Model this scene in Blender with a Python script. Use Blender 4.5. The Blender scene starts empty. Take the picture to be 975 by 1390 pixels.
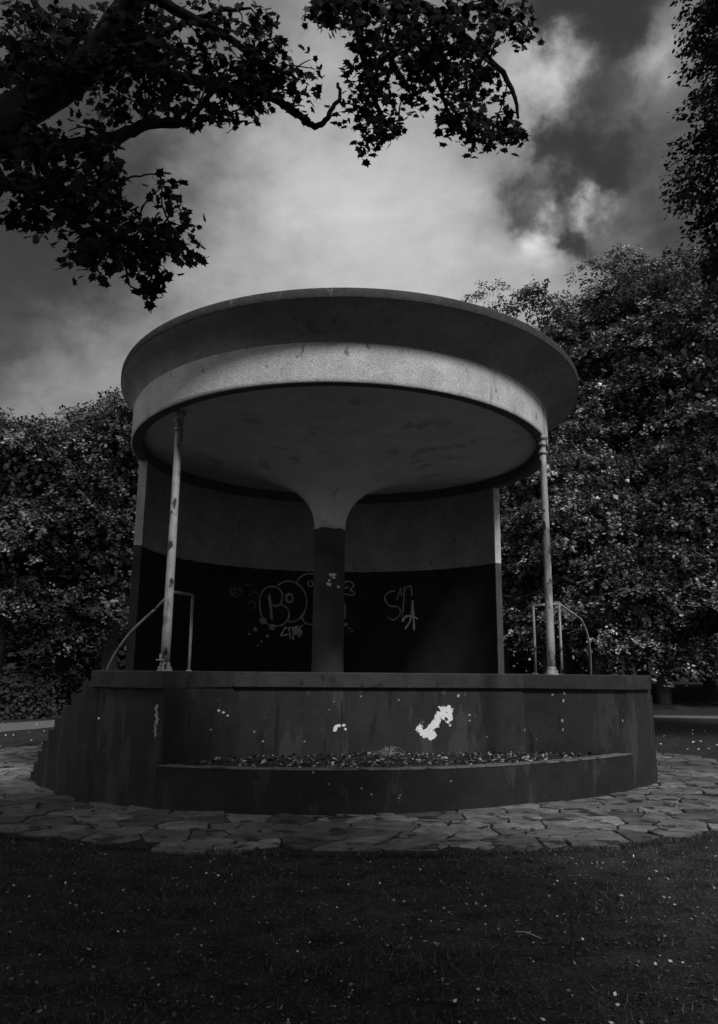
import bpy, math, random
import numpy as np
from mathutils import Vector, Matrix
random.seed(7); RNG = np.random.default_rng(11)
S = bpy.context.scene; COL = S.collection
R = math.radians; PI = math.pi

# ------------------------------------------------------------------ camera
F, PIT, ROLL, EYE = 1133.98, 0.226096, 0.009612, 1.6
cam = bpy.data.cameras.new('camera'); camo = bpy.data.objects.new('camera', cam); COL.objects.link(camo)
camo.matrix_world = Matrix.Translation((0, 0, EYE)) @ Matrix.Rotation(PI/2+PIT, 4, 'X') @ Matrix.Rotation(ROLL, 4, 'Z')
cam.sensor_fit = 'VERTICAL'; cam.sensor_height = 36; cam.lens = F/1390*36; cam.shift_y = -45/1390; cam.clip_end = 900
S.camera = camo

def ray(px, py):
    c, s = math.cos(ROLL), math.sin(ROLL); a, b = px-487.5, py-650
    u = c*a+s*b; w = -s*a+c*b
    X, V = u/F, -w/F
    return Vector((X, math.cos(PIT)-V*math.sin(PIT), math.sin(PIT)+V*math.cos(PIT)))
def at(px, py, y=None, z=None):
    d = ray(px, py); t = y/d.y if y is not None else (z-EYE)/d.z
    return Vector((d.x*t, d.y*t, EYE+d.z*t))
def at_plane(px, py, a, b):          # vertical plane through plan points a, b
    d = ray(px, py); n = Vector((b[1]-a[1], -(b[0]-a[0])))
    t = (n.x*a[0]+n.y*a[1])/(n.x*d.x+n.y*d.y)
    return Vector((d.x*t, d.y*t, EYE+d.z*t))

# ------------------------------------------------------------------ object helpers
def link(name, mesh, m=None, parent=None, smooth=False):
    o = bpy.data.objects.new(name, mesh); COL.objects.link(o)
    if m: mesh.materials.append(m)
    if parent: o.parent = parent
    if smooth:
        mesh.polygons.foreach_set('use_smooth', [True]*len(mesh.polygons))
    mesh.update()
    return o
def empty(name, loc=(0, 0, 0)):
    o = bpy.data.objects.new(name, None); COL.objects.link(o); o.location = loc; o.empty_display_size = .3
    return o
def tag(o, label=None, cat=None, group=None, kind=None):
    if label: o['label'] = label
    if cat: o['category'] = cat
    if group: o['group'] = group
    if kind: o['kind'] = kind
    return o
class MB:
    def __init__(s): s.v = []; s.f = []
    def add(s, vs, fs):
        n = len(s.v); s.v += [tuple(v) for v in vs]; s.f += [tuple(i+n for i in f) for f in fs]
    def tube(s, pts, rad, n=10, cap=True, wob=0):
        pts = [Vector(p) for p in pts]; rs = rad if isinstance(rad, (list, tuple)) else [rad]*len(pts)
        vs = []; fs = []; up = None
        for i, p in enumerate(pts):
            t = (pts[min(i+1, len(pts)-1)]-pts[max(i-1, 0)]).normalized()
            if up is None: up = t.orthogonal().normalized()
            up = (up-t*up.dot(t)).normalized(); b = t.cross(up)
            for k in range(n):
                a = 2*PI*k/n; r = rs[i]*(1+wob*random.uniform(-1, 1))
                vs.append(p+(up*math.cos(a)+b*math.sin(a))*r)
        for i in range(len(pts)-1):
            for k in range(n):
                k2 = (k+1) % n; fs.append((i*n+k, i*n+k2, (i+1)*n+k2, (i+1)*n+k))
        if cap: fs.append(tuple(reversed(range(n)))); fs.append(tuple((len(pts)-1)*n+k for k in range(n)))
        s.add(vs, fs)
    def lathe(s, c, prof, n=24, cap=True):
        vs = []; fs = []
        for r, z in prof:
            for k in range(n): vs.append((c[0]+r*math.cos(2*PI*k/n), c[1]+r*math.sin(2*PI*k/n), c[2]+z))
        for i in range(len(prof)-1):
            for k in range(n): fs.append((i*n+k, i*n+(k+1) % n, (i+1)*n+(k+1) % n, (i+1)*n+k))
        if cap: fs.append(tuple(reversed(range(n)))); fs.append(tuple((len(prof)-1)*n+k for k in range(n)))
        s.add(vs, fs)
    def prism(s, poly, z0, z1):
        n = len(poly)
        if sum(poly[i][0]*poly[(i+1) % n][1]-poly[(i+1) % n][0]*poly[i][1] for i in range(n)) < 0: poly = poly[::-1]
        vs = [(p[0], p[1], z0) for p in poly]+[(p[0], p[1], z1) for p in poly]
        s.add(vs, [tuple(reversed(range(n))), tuple(range(n, 2*n))]+[(i, (i+1) % n, n+(i+1) % n, n+i) for i in range(n)])
    def build(s, name, m=None, parent=None, smooth=False, bevel=0):
        me = bpy.data.meshes.new(name); me.from_pydata(s.v, [], s.f)
        o = link(name, me, m, parent, smooth)
        if bevel:
            b = o.modifiers.new('bevel', 'BEVEL'); b.width = bevel; b.segments = 2; b.limit_method = 'ANGLE'; b.angle_limit = R(35)
        return o
def np_mesh(name, V, nper, m, parent=None, mats=None, attr=None):
    """V: (N*nper,3) polygons of nper verts each."""
    N = len(V)//nper
    me = bpy.data.meshes.new(name)
    me.vertices.add(len(V)); me.vertices.foreach_set('co', np.ascontiguousarray(V, dtype=np.float32).ravel())
    me.loops.add(len(V)); me.loops.foreach_set('vertex_index', np.arange(len(V), dtype=np.int32))
    me.polygons.add(N); me.polygons.foreach_set('loop_start', np.arange(0, len(V), nper, dtype=np.int32))
    me.polygons.foreach_set('loop_total', np.full(N, nper, dtype=np.int32))
    me.update(calc_edges=True)
    if attr is not None:
        a = me.attributes.new('tone', 'FLOAT', 'FACE'); a.data.foreach_set('value', attr.astype(np.float32))
    return link(name, me, m, parent)

# ------------------------------------------------------------------ materials (all monochrome)
def mat(name, base=.3, rough=.8, var=.25, scale=3., bump=.3, bscale=40., spec=.3, stain=None, tone=False, grain=0):
    m = bpy.data.materials.new(name); m.use_nodes = True; nt = m.node_tree; N = nt.nodes; L = nt.links
    b = N['Principled BSDF']; b.inputs['Roughness'].default_value = rough
    b.inputs['Specular IOR Level'].default_value = spec
    tc = N.new('ShaderNodeTexCoord')
    n1 = N.new('ShaderNodeTexNoise'); n1.inputs['Scale'].default_value = scale; n1.inputs['Detail'].default_value = 8; n1.inputs['Roughness'].default_value = .65
    L.new(tc.outputs['Object'], n1.inputs['Vector'])
    r = N.new('ShaderNodeMapRange'); r.inputs['From Min'].default_value = .3; r.inputs['From Max'].default_value = .7
    r.inputs['To Min'].default_value = base*(1-var); r.inputs['To Max'].default_value = base*(1+var)
    L.new(n1.outputs['Fac'], r.inputs['Value'])
    out = r.outputs['Result']
    if tone:
        at_ = N.new('ShaderNodeAttribute'); at_.attribute_name = 'tone'
        mu = N.new('ShaderNodeMath'); mu.operation = 'MULTIPLY'; L.new(out, mu.inputs[0]); L.new(at_.outputs['Fac'], mu.inputs[1]); out = mu.outputs[0]
    n2 = N.new('ShaderNodeTexNoise'); n2.inputs['Scale'].default_value = bscale; n2.inputs['Detail'].default_value = 6
    L.new(tc.outputs['Object'], n2.inputs['Vector'])
    if stain:                                  # (value, threshold, scale, (sx,sy,sz)) patches of another colour
        for val, thr, sc, st in stain:
            mp = N.new('ShaderNodeMapping'); mp.inputs['Scale'].default_value = st; L.new(tc.outputs['Object'], mp.inputs['Vector'])
            n3 = N.new('ShaderNodeTexNoise'); n3.inputs['Scale'].default_value = sc; n3.inputs['Detail'].default_value = 7; n3.inputs['Roughness'].default_value = .6
            L.new(mp.outputs[0], n3.inputs['Vector'])
            r3 = N.new('ShaderNodeMapRange'); r3.inputs['From Min'].default_value = thr; r3.inputs['From Max'].default_value = thr+.04
            L.new(n3.outputs['Fac'], r3.inputs['Value'])
            mx = N.new('ShaderNodeMix'); mx.data_type = 'FLOAT'; L.new(r3.outputs[0], mx.inputs[0]); L.new(out, mx.inputs[2]); mx.inputs[3].default_value = val
            out = mx.outputs[0]
    if grain:
        ng = N.new('ShaderNodeTexNoise'); ng.inputs['Scale'].default_value = 48; ng.inputs['Detail'].default_value = 4; ng.inputs['Roughness'].default_value = .8; L.new(tc.outputs['Object'], ng.inputs['Vector'])
        rg_ = N.new('ShaderNodeMapRange'); rg_.inputs['From Min'].default_value = .36; rg_.inputs['From Max'].default_value = .64; rg_.inputs['To Min'].default_value = 1-grain; rg_.inputs['To Max'].default_value = 1+grain
        L.new(ng.outputs['Fac'], rg_.inputs['Value'])
        mg = N.new('ShaderNodeMath'); mg.operation = 'MULTIPLY'; L.new(out, mg.inputs[0]); L.new(rg_.outputs[0], mg.inputs[1]); out = mg.outputs[0]
    L.new(out, b.inputs['Base Color'])
    if bump:
        bp = N.new('ShaderNodeBump'); bp.inputs['Strength'].default_value = bump; bp.inputs['Distance'].default_value = .01
        L.new(n2.outputs['Fac'], bp.inputs['Height']); L.new(bp.outputs[0], b.inputs['Normal'])
    return m, nt, b, out
def M(*a, **k): return mat(*a, **k)[0]

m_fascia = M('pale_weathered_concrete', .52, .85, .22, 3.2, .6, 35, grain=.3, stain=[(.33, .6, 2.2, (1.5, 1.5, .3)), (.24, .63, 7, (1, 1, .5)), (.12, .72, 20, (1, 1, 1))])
m_soffit = M('shaded_weathered_concrete', .23, .9, .25, 2.6, .5, 30, grain=.28, stain=[(.19, .57, 1.4, (1, 1, 1)), (.17, .64, 6, (1, 1, 1))])  # darker copy of the fascia concrete, shade under the brim put into its colour
m_beam = M('shaded_beam', .12, .9, .2, 2, .3, 30, grain=.25)  # ring beam's inner side, its shadow painted in as a dark colour
m_ceiling = M('dull_ceiling_paint', .7, .9, .15, 2.5, .4, 25, grain=.2, stain=[(.15, .72, 9, (1, 1, 1)), (.5, .6, 1.6, (1, 1, 1))])
m_lip = M('dark_roof_edge', .06, .9, .3, 5, .5, 30, grain=.35, stain=[(.13, .62, 5, (1, 1, .4))])
m_dark = M('dark_paint', .024, .75, .4, 2.2, .45, 30, grain=.22, stain=[(.045, .56, 1.6, (1.6, 1.6, .35)), (.013, .6, 3, (2, 2, .3)), (.07, .66, 8, (1, 1, .7)), (.3, .78, 11, (1, 1, 1))])
m_darkcurb = M('dark_curb_paint', .017, .8, .4, 2.2, .5, 30, grain=.25, stain=[(.035, .58, 1.8, (1.5, 1.5, .5)), (.06, .68, 9, (1, 1, .6)), (.3, .78, 12, (1, 1, 1))])
m_coping = M('dark_coping_paint', .034, .7, .35, 4, .5, 40, grain=.3, stain=[(.015, .6, 5, (1, 1, 1)), (.08, .68, 14, (1, 1, 1))])
m_copetop = M('pale_curb_top', .13, .85, .5, 8, .6, 40, grain=.4, stain=[(.04, .55, 4, (1, 1, 1))])
m_chip = M('bare_white_patch', .8, .8, .1, 20, .3, 60)
m_chip2 = M('scuffed_patch', .35, .8, .3, 20, .3, 60)
m_pipe = M('flaking_pale_paint', .34, .5, .25, 9, .6, 60, spec=.5, stain=[(.17, .54, 3, (1, 1, .3)), (.025, .58, 11, (1, 1, .45))])
m_graf = M('grey_spray', .36, .6, .5, 9, 0)
m_graf2 = M('pale_spray', .65, .6, .4, 9, 0)
m_bark = M('bark', .022, .9, .4, 8, 1, 25)
m_bark2 = M('pale_bark', .05, .9, .4, 5, 1, 20)
m_path = M('path_tarmac', .14, .95, .15, 3, .4, 60)
m_soil = M('dark_soil', .02, .95, .5, 12, 1, 25)
m_joint = M('joint_earth', .015, .95, .4, 10, .8, 30)
m_stone = M('flagstone', .135, .65, .55, 5, 1, 16, spec=.4, tone=True, stain=[(.03, .56, 3.2, (1, 1, 1)), (.2, .68, 14, (1, 1, 1))])
def leafmat(name, base, rough=.45, spec=.5, trans=.25):
    m, nt, b, out = mat(name, base, rough, .3, 1.2, 0, 20, spec=spec, tone=True)
    N = nt.nodes; L = nt.links
    t = N.new('ShaderNodeBsdfTranslucent'); L.new(out, t.inputs['Color'])
    mx = N.new('ShaderNodeMixShader'); mx.inputs[0].default_value = trans
    L.new(b.outputs[0], mx.inputs[1]); L.new(t.outputs[0], mx.inputs[2]); L.new(mx.outputs[0], N['Material Output'].inputs['Surface'])
    return m
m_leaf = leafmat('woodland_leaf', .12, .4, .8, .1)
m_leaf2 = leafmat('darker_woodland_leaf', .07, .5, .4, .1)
m_wood = leafmat('wood_leaf', .025, .6, .2, .1)
m_leafdark = leafmat('dark_leaf', .05, .5, .4, .1)
m_near = leafmat('near_leaf', .012, .6, .2, .03)
m_grass = leafmat('grass_blade', .05, .6, .3, .2)
m_litter = leafmat('dry_leaf', .11, .6, .4, .05)
m_petal = M('white_petal', .7, .7, .1, 20, 0)
# one wall or pillar painted dark to a height and pale above it: a colour change in the paint itself
def twotone(name, z, lo, hi, streak=0):
    m, nt, b, out = mat(name, hi, .88, .25, 1.8, .35, 30, grain=.22, stain=[(hi*.6, .62, 4, (1, 1, .6))])
    N = nt.nodes; L = nt.links
    tc = N.new('ShaderNodeTexCoord'); sp = N.new('ShaderNodeSeparateXYZ'); L.new(tc.outputs['Object'], sp.inputs[0])
    ns = N.new('ShaderNodeTexNoise'); ns.inputs['Scale'].default_value = 6; L.new(tc.outputs['Object'], ns.inputs['Vector'])
    ad = N.new('ShaderNodeMath'); ad.operation = 'MULTIPLY_ADD'; L.new(ns.outputs['Fac'], ad.inputs[0]); ad.inputs[1].default_value = .03+streak; L.new(sp.outputs['Z'], ad.inputs[2])
    r = N.new('ShaderNodeMapRange'); r.inputs['From Min'].default_value = z+.012; r.inputs['From Max'].default_value = z+.022
    L.new(ad.outputs[0], r.inputs['Value'])
    n4 = N.new('ShaderNodeTexNoise'); n4.inputs['Scale'].default_value = 2.5; n4.inputs['Detail'].default_value = 8; L.new(tc.outputs['Object'], n4.inputs['Vector'])
    r4 = N.new('ShaderNodeMapRange'); r4.inputs['From Min'].default_value = .3; r4.inputs['From Max'].default_value = .7; r4.inputs['To Min'].default_value = lo*.7; r4.inputs['To Max'].default_value = lo*1.35
    L.new(n4.outputs['Fac'], r4.inputs['Value'])
    mx = N.new('ShaderNodeMix'); mx.data_type = 'FLOAT'; L.new(r.outputs[0], mx.inputs[0]); L.new(r4.outputs[0], mx.inputs[2]); L.new(out, mx.inputs[3])
    L.new(mx.outputs[0], b.inputs['Base Color'])
    return m
m_wall = twotone('wall_two_tone', 3.5, .022, .33)
m_wend = twotone('lit_wall_end_two_tone', 3.5, .06, .6)  # paler copy of the wall paint, sky light on the ends put into the colour
m_pillar = twotone('pillar_two_tone', 3.80, .06, .6, .06)

# ------------------------------------------------------------------ plan curves
CX, CY, A0, BF, BB = -.293, 13.295, 3.273, 4.072, 3.35
def ring(th, off=0, t=0):                     # t: 0 = ring beam, 1 = brim edge
    a = A0+off+t*.343; b = (BF if math.sin(th) < 0 else BB)+off+t*.427
    return (CX+t*.142+a*math.cos(th), CY+t*.003+b*math.sin(th))
BC = (-.2, 15.2)
_bp = [(-4.63, 12.66), (-4.2, 11.93), (-3.54, 11.11), (-2.83, 10.57), (-2.27, 10.25), (-1.4, 10.06), (-.44, 10.03), (1.0, 10.3), (1.95, 10.78), (3.09, 11.6), (3.85, 12.3), (4.45, 13.1)]
_ba = sorted([(math.atan2(y-BC[1], x-BC[0]), math.hypot(x-BC[0], y-BC[1])) for x, y in _bp])
_ba = [(-PI, 5.12), (-PI+.25, 5.12)]+_ba+[(-.2, 5.13), (0, 5.12), (1, 5.12), (2, 5.12), (PI, 5.12)]
_aa = np.array([a for a, r in _ba]); _rr = np.array([r for a, r in _ba])
_ag = np.linspace(-PI, PI, 721); _rg = np.interp(_ag, _aa, _rr)
_k = np.hanning(41); _k /= _k.sum(); _rg = np.convolve(np.concatenate([_rg[-21:-1], _rg, _rg[1:21]]), _k, 'valid')
def baseR(a):
    a = (a+PI) % (2*PI)-PI
    return float(np.interp(a, _ag, _rg))
def outl(a, off=0):
    r = baseR(a)+off; return (BC[0]+r*math.cos(a), BC[1]+r*math.sin(a))
def ang(p): return math.atan2(p[1]-BC[1], p[0]-BC[0])

# ------------------------------------------------------------------ bandstand
band = tag(empty('bandstand', (0, 0, 0)), 'round concrete bandstand with broad brimmed roof on a central pillar above a dark painted stage', 'bandstand')
TOP, TC = 1.578, 1.372
NA = 144
def loft(prof, name, m, parent, smooth=True):   # prof: list of functions th -> (x,y,z)
    mb = MB(); vs = []
    for fn in prof:
        for k in range(NA): vs.append(fn(2*PI*k/NA))
    fs = []
    for i in range(len(prof)-1):
        for k in range(NA):
            k2 = (k+1) % NA; fs.append((i*NA+k, i*NA+k2, (i+1)*NA+k2, (i+1)*NA+k))
    mb.add(vs, fs); return mb.build(name, m, parent, smooth)
def rp(off, t, z): return lambda th: (*ring(th, off, t), z)
roof = empty('roof'); roof.parent = band
ZB = 4.878
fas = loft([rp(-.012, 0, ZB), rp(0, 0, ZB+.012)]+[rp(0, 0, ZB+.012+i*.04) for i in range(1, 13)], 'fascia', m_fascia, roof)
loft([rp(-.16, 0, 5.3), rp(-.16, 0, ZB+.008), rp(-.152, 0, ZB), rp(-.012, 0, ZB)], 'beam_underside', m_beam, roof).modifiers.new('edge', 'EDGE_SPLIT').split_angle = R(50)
e = fas.modifiers.new('edge', 'EDGE_SPLIT'); e.split_angle = R(50)
zt = ZB+.012+12*.04
pr = [(0, zt), (.01, zt+.04), (.035, zt+.08), (.08, zt+.12), (.15, zt+.16), (.25, zt+.2), (.38, zt+.24), (.55, zt+.28), (.75, zt+.32), (.97, 5.752)]
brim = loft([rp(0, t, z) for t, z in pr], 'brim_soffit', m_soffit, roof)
lip = loft([rp(0, .97, 5.752), rp(0, .99, 5.753), rp(0, 1, 5.762), rp(0, 1, 5.856), rp(0, .985, 5.866), rp(-.4, .8, 5.9), rp(-1.6, .5, 6.0), lambda th: (CX, CY, 6.1)], 'roof_edge', m_lip, roof)
e = lip.modifiers.new('edge', 'EDGE_SPLIT'); e.split_angle = R(35)
PX, PY, PR = -.455, 13.1, .243
cp = [(0, 3.82), (.004, 3.92), (.014, 4.03), (.034, 4.15), (.066, 4.27), (.115, 4.39), (.19, 4.51), (.3, 4.64), (.46, 4.78), (.68, 4.92), (1, 5.06)]
def cf(s, z):
    def f(th):
        x, y = ring(th, -.155); px, py = PX+PR*math.cos(th), PY+PR*math.sin(th)
        return (px+(x-px)*s, py+(y-py)*s, z)
    return f
loft([cf(s, z) for s, z in cp], 'ceiling', m_ceiling, roof)
mb = MB(); mb.lathe((PX, PY, 0), [(PR+.004, TOP-.05), (PR+.004, TOP+.1), (PR, TOP+.13), (PR, 2.5), (PR, 3.2), (PR+.001, 3.84)], 40)
pil = mb.build('central_pillar', m_pillar, band, True)
pil.modifiers.new('edge', 'EDGE_SPLIT').split_angle = R(50)
# curved back wall, its two ends cut off square
def wring(th, off):
    return (CX+(A0+off)*math.cos(th), CY+(BB+off)*math.sin(th))
def th_of(ratio, lo, hi, off):
    for _ in range(60):
        mid = (lo+hi)/2; x, y = wring(mid, off)
        if (x/y-ratio) > 0: lo = mid
        else: hi = mid
    return (lo+hi)/2
thR = th_of(.1715, R(10), R(80), -.02); thL = PI+R(4.0)
mb = MB(); n = 90; vs = []; fs = []
for i in range(n+1):
    th = thR+(thL-thR)*i/n
    for off in (-.02, -.145):
        x, y = wring(th, off); vs += [(x, y, TOP-.05), (x, y, ZB+.03)]
for i in range(n):
    a = i*4; b = a+4
    fs += [(a, a+1, b+1, b), (a+2, b+2, b+3, a+3), (a+1, a+3, b+3, b+1)]
fs += [(0, 2, 3, 1), (n*4, n*4+1, n*4+3, n*4+2)]
mb.add(vs, fs); wall = mb.build('back_wall', m_wall, band, True)
wall.modifiers.new('edge', 'EDGE_SPLIT').split_angle = R(40)

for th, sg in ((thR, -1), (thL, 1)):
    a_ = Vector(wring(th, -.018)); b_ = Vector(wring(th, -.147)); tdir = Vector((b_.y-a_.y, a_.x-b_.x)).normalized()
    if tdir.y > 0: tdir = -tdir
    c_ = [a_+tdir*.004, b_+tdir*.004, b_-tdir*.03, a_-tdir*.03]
    mb = MB(); mb.prism([tuple(q) for q in c_], TOP-.05, ZB-.004); mb.build('wall_end', m_wend, band, bevel=.004)  # thin slab over each wall end, carrying the painted-in light

# platform, polygon in plan
Cc, Aa, Bb, Dd, Ee = (-2.29, 10.27), (-1.67, 11.75), (2.45, 12.68), (3.86, 12.3), (4.42, 13.05)
Lc = (-3.33, 10.97)
aC, aD, aL, aE = ang(Cc), ang(Dd), ang(Lc), ang(Ee)
SW = 1.0
def arc(a0, a1, off=0, n=24): return [outl(a0+(a1-a0)*i/n, off) for i in range(n+1)]
def platform_poly(g):
    # wall corners grow outwards by g (coping overhang)
    fr = [outl(aC, g), (Aa[0]+.1*g, Aa[1]-g), (Bb[0]-.1*g, Bb[1]-g), (outl(aD, 0)[0]+g*.2, outl(aD, 0)[1]-g*.9)]
    right = arc(aD+.01, aE, g, 8)
    back = arc(aE+.004, aE+.6, -SW+g, 10)+arc(aE+.62, aL+2*PI-.6, -SW+g, 60)+arc(aL+2*PI-.58, aL+2*PI-.004, -SW+g, 10)
    left = arc(aL+2*PI, aC+2*PI, g, 14)[:-1]
    return fr+right+back+left
mb = MB(); mb.prism(platform_poly(0), -.05, TC); mb.build('stage_wall', m_dark, band)
mb = MB(); mb.prism(platform_poly(.055), TC-.002, TOP); mb.build('coping', m_coping, band, bevel=.012)
# stairs wrapping the drum either side, risers radial
def stairs(a0, sgn, name):
    mb = MB(); rise = .165; n = 9
    for i in range(n):
        z = TOP+.03-rise*(i+1)
        if z < .03: break
        da = .052
        b0 = a0-sgn*(i*da) ; b1 = a0-sgn*((i+1)*da)
        lo, hi = (b1, b0) if b1 < b0 else (b0, b1)
        ou = arc(lo, hi, 0, 8); inn = arc(lo, hi, -SW+.02, 8)[::-1]
        mb.prism(ou+inn, -.05, z)
    return mb.build(name, m_dark, band)
stairs(aL, 1, 'stairs'); stairs(aE, -1, 'stairs')
# planter: curved kerb and its paler top, soil
pl = empty('planter'); pl.parent = band
ou = arc(aC-.012, aD+.012, .003, 48); inn = arc(aC-.012, aD+.012, -.17, 48)[::-1]
mb = MB(); mb.prism(ou+inn, -.05, .488); mb.build('planter_kerb', m_darkcurb, pl)
mb = MB(); mb.prism(arc(aC-.004, aD+.004, .012, 48)+arc(aC-.004, aD+.004, -.17, 48)[::-1], .489, .507); mb.build('kerb_top', m_copetop, pl, bevel=.006)
mb = MB(); soil = arc(aC+.01, aD-.01, -.165, 40)
mb.prism(soil+[(Bb[0], Bb[1]+.1), (Aa[0], Aa[1]+.1)], .1, .47); mb.build('soil', m_soil, pl)

# columns
def column(px_base, px_top, x, y, r0, r1, name='column'):
    c = empty(name); c.parent = band
    H = ZB-TOP
    mb = MB(); mb.lathe((x, y, TOP), [(r0, 0.05), (r0*.99, .5), (r1, H-.42), (r1, H-.26)], 20); mb.build('shaft', m_pipe, c, True)
    mb = MB(); mb.lathe((x, y, TOP), [(r1*.9, H-.27), (r1*1.35, H-.26), (r1*1.45, H-.245), (r1*1.35, H-.225), (r1*1.02, H-.215), (r1*1.02, H-.145), (r1*1.3, H-.14), (r1*1.4, H-.12), (r1*1.25, H-.105), (r1*1.08, H-.085), (r1*1.2, H-.055), (r1*1.7, H-.04), (r1*1.75, H-.012), (r1*1.5, H+.004)], 24)
    cap = mb.build('capital', m_pipe, c, True)
    mb = MB(); mb.lathe((x, y, TOP), [(r0*1.7, -.002), (r0*1.7, .018), (r0*1.15, .02), (r0*1.1, .09), (r0, .1)], 20); mb.build('base_plate', m_pipe, c)
    for k in range(4):
        mb = MB(); a = PI/4+k*PI/2; mb.lathe((x+r0*1.42*math.cos(a), y+r0*1.42*math.sin(a), TOP+.015), [(.012, 0), (.012, .03), (.006, .04)], 6)
        mb.build('bolt', m_pipe, c)
    return c
cl = at(222, 906, y=10.42); column(0, 0, -2.345, 10.44, .058, .047)
column(0, 0, 2.60, 11.45, .056, .047)
# bracket and hole at the foot of the nearer column
mb = MB(); mb.prism([(-2.44, 10.34), (-2.34, 10.34), (-2.34, 10.37), (-2.44, 10.37)], 1.70, 1.716)
mb.tube([(-2.385, 10.36, 1.71), (-2.385, 10.358, 1.78)], .016, 8)
mb.build('bracket', m_pipe, band, bevel=.003)
mb = MB(); mb.tube([(-2.335, 10.385, 1.79), (-2.335, 10.365, 1.79)], .026, 10); mb.build('slot', m_soil, band)

def smoothpts(p, n=6):
    p = [Vector(q) for q in p]; out = []
    for i in range(len(p)-1):
        a, b, c, d = p[max(i-1, 0)], p[i], p[i+1], p[min(i+2, len(p)-1)]
        for k in range(n):
            t = k/n; out.append(.5*((2*b)+(c-a)*t+(2*a-5*b+4*c-d)*t*t+(3*b-a-3*c+d)*t**3))
    out.append(p[-1]); return out
def handrail(posts, rail_pts, r=.02):
    h = empty('handrail'); h.parent = band
    tops = []
    for (px, py, y) in posts:
        t = at(px, py, y=y); tops.append(t)
        mb = MB(); mb.tube([(t.x, t.y, TOP), (t.x, t.y, (TOP+t.z)/2), (t.x, t.y, t.z)], r, 10); mb.build('post', m_pipe, h, True)
    low = [at(*q) for q in rail_pts]
    mb = MB(); mb.tube([tops[0], tops[1]], r, 10); mb.tube(smoothpts([tops[1]]+low[:1], 2)+smoothpts(low, 5), r*.95, 10)
    mb.build('rail', m_pipe, h, True)
    return h
def A3(px, py, y): return (px, py, y)
def at3(px, py, y): return at(px, py, y=y)
def handrail2(posts, low, r=.02):
    h = empty('handrail'); h.parent = band; tops = [at(px, py, y=y) for px, py, y in posts]
    for t in tops:
        mb = MB(); mb.tube([(t.x, t.y, TOP), (t.x, t.y, (TOP+t.z)/2), (t.x, t.y, t.z)], r, 10); mb.build('post', m_pipe, h, True)
        mb = MB(); mb.lathe((t.x, t.y, TOP), [(r*2, 0), (r*2, .012), (r, .014)], 12); mb.build('flange', m_pipe, h)
    lo = [at(px, py, y=y) for px, py, y in low]
    mb = MB(); mb.tube([tops[0], tops[1]], r, 10); mb.tube([tops[1], lo[0]], r*.95, 10); mb.tube(smoothpts(lo, 5), r*.95, 10)
    mb.build('rail', m_pipe, h, True)
    e = lo[-1]
    mb = MB(); mb.tube([(e.x, e.y, 0.05), e], r*.95, 10); mb.build('post', m_pipe, h, True)
handrail2([(262, 808, 11.95), (234, 803, 11.7)], [(211, 827, 11.9), (180, 856, 12.15), (158, 885, 12.4), (146, 909, 12.6), (139, 930, 12.8)], .021)
handrail2([(724, 822.5, 13.1), (759, 819.5, 13.1)], [(788.5, 840.5, 13.5), (797, 860, 13.8), (801, 887, 14.1), (802, 915, 14.4), (802, 940, 14.7)], .021)

# ---- graffiti on the wall: ribbons lying on the curved wall
WO = -.149
def on_wall(px, py):
    d = ray(px, py); a, b = A0+WO, BB+WO
    qa = (d.x/a)**2+(d.y/b)**2; qb = 2*(-CX*d.x/a**2-CY*d.y/b**2); qc = (CX/a)**2+(CY/b)**2-1
    t = (-qb+math.sqrt(max(qb*qb-4*qa*qc, 0)))/(2*qa)
    return Vector((d.x*t, d.y*t, EYE+d.z*t))
def g(x, y): return (300+.3282*x, 760+.3282*y)
def ribbon(mb, pts, w, proj):
    P = smoothpts([(*q, 0) for q in pts], 5); W = [proj(p.x, p.y) for p in P]; vs = []
    for i, p in enumerate(W):
        t = (W[min(i+1, len(W)-1)]-W[max(i-1, 0)]).normalized()
        nrm = Vector((CX-p.x, CY-p.y, 0)).normalized(); s = t.cross(nrm).normalized()*w*.5*random.uniform(.75, 1.2)
        vs += [p+s, p-s]
    mb.add(vs, [(2*i, 2*i+1, 2*i+3, 2*i+2) for i in range(len(W)-1)])
def dot(mb, x, y, r, proj, n=14):
    c = proj(x, y); vs = []
    for k in range(n):
        a = 2*PI*k/n; q = r*random.uniform(.85, 1.12); vs.append(proj(x+q*math.cos(a), y+q*math.sin(a)))
    mb.add(vs, [tuple(range(n))])
def circ(cx, cy, rx, ry=None, n=10):
    ry = ry or rx; return [(cx+rx*math.cos(2*PI*k/n), cy+ry*math.sin(2*PI*k/n)) for k in range(n+1)]
def strokes(name, L, w, m, dots=(), label=None, parent=None):
    mb = MB()
    for s in L: ribbon(mb, [g(*q) for q in s], w, on_wall)
    for (x, y, r) in dots: dot(mb, *g(x, y), r*.3282, on_wall)
    o = mb.build(name, m, parent or wall)
    if label: o['label'] = label
    return o
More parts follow.
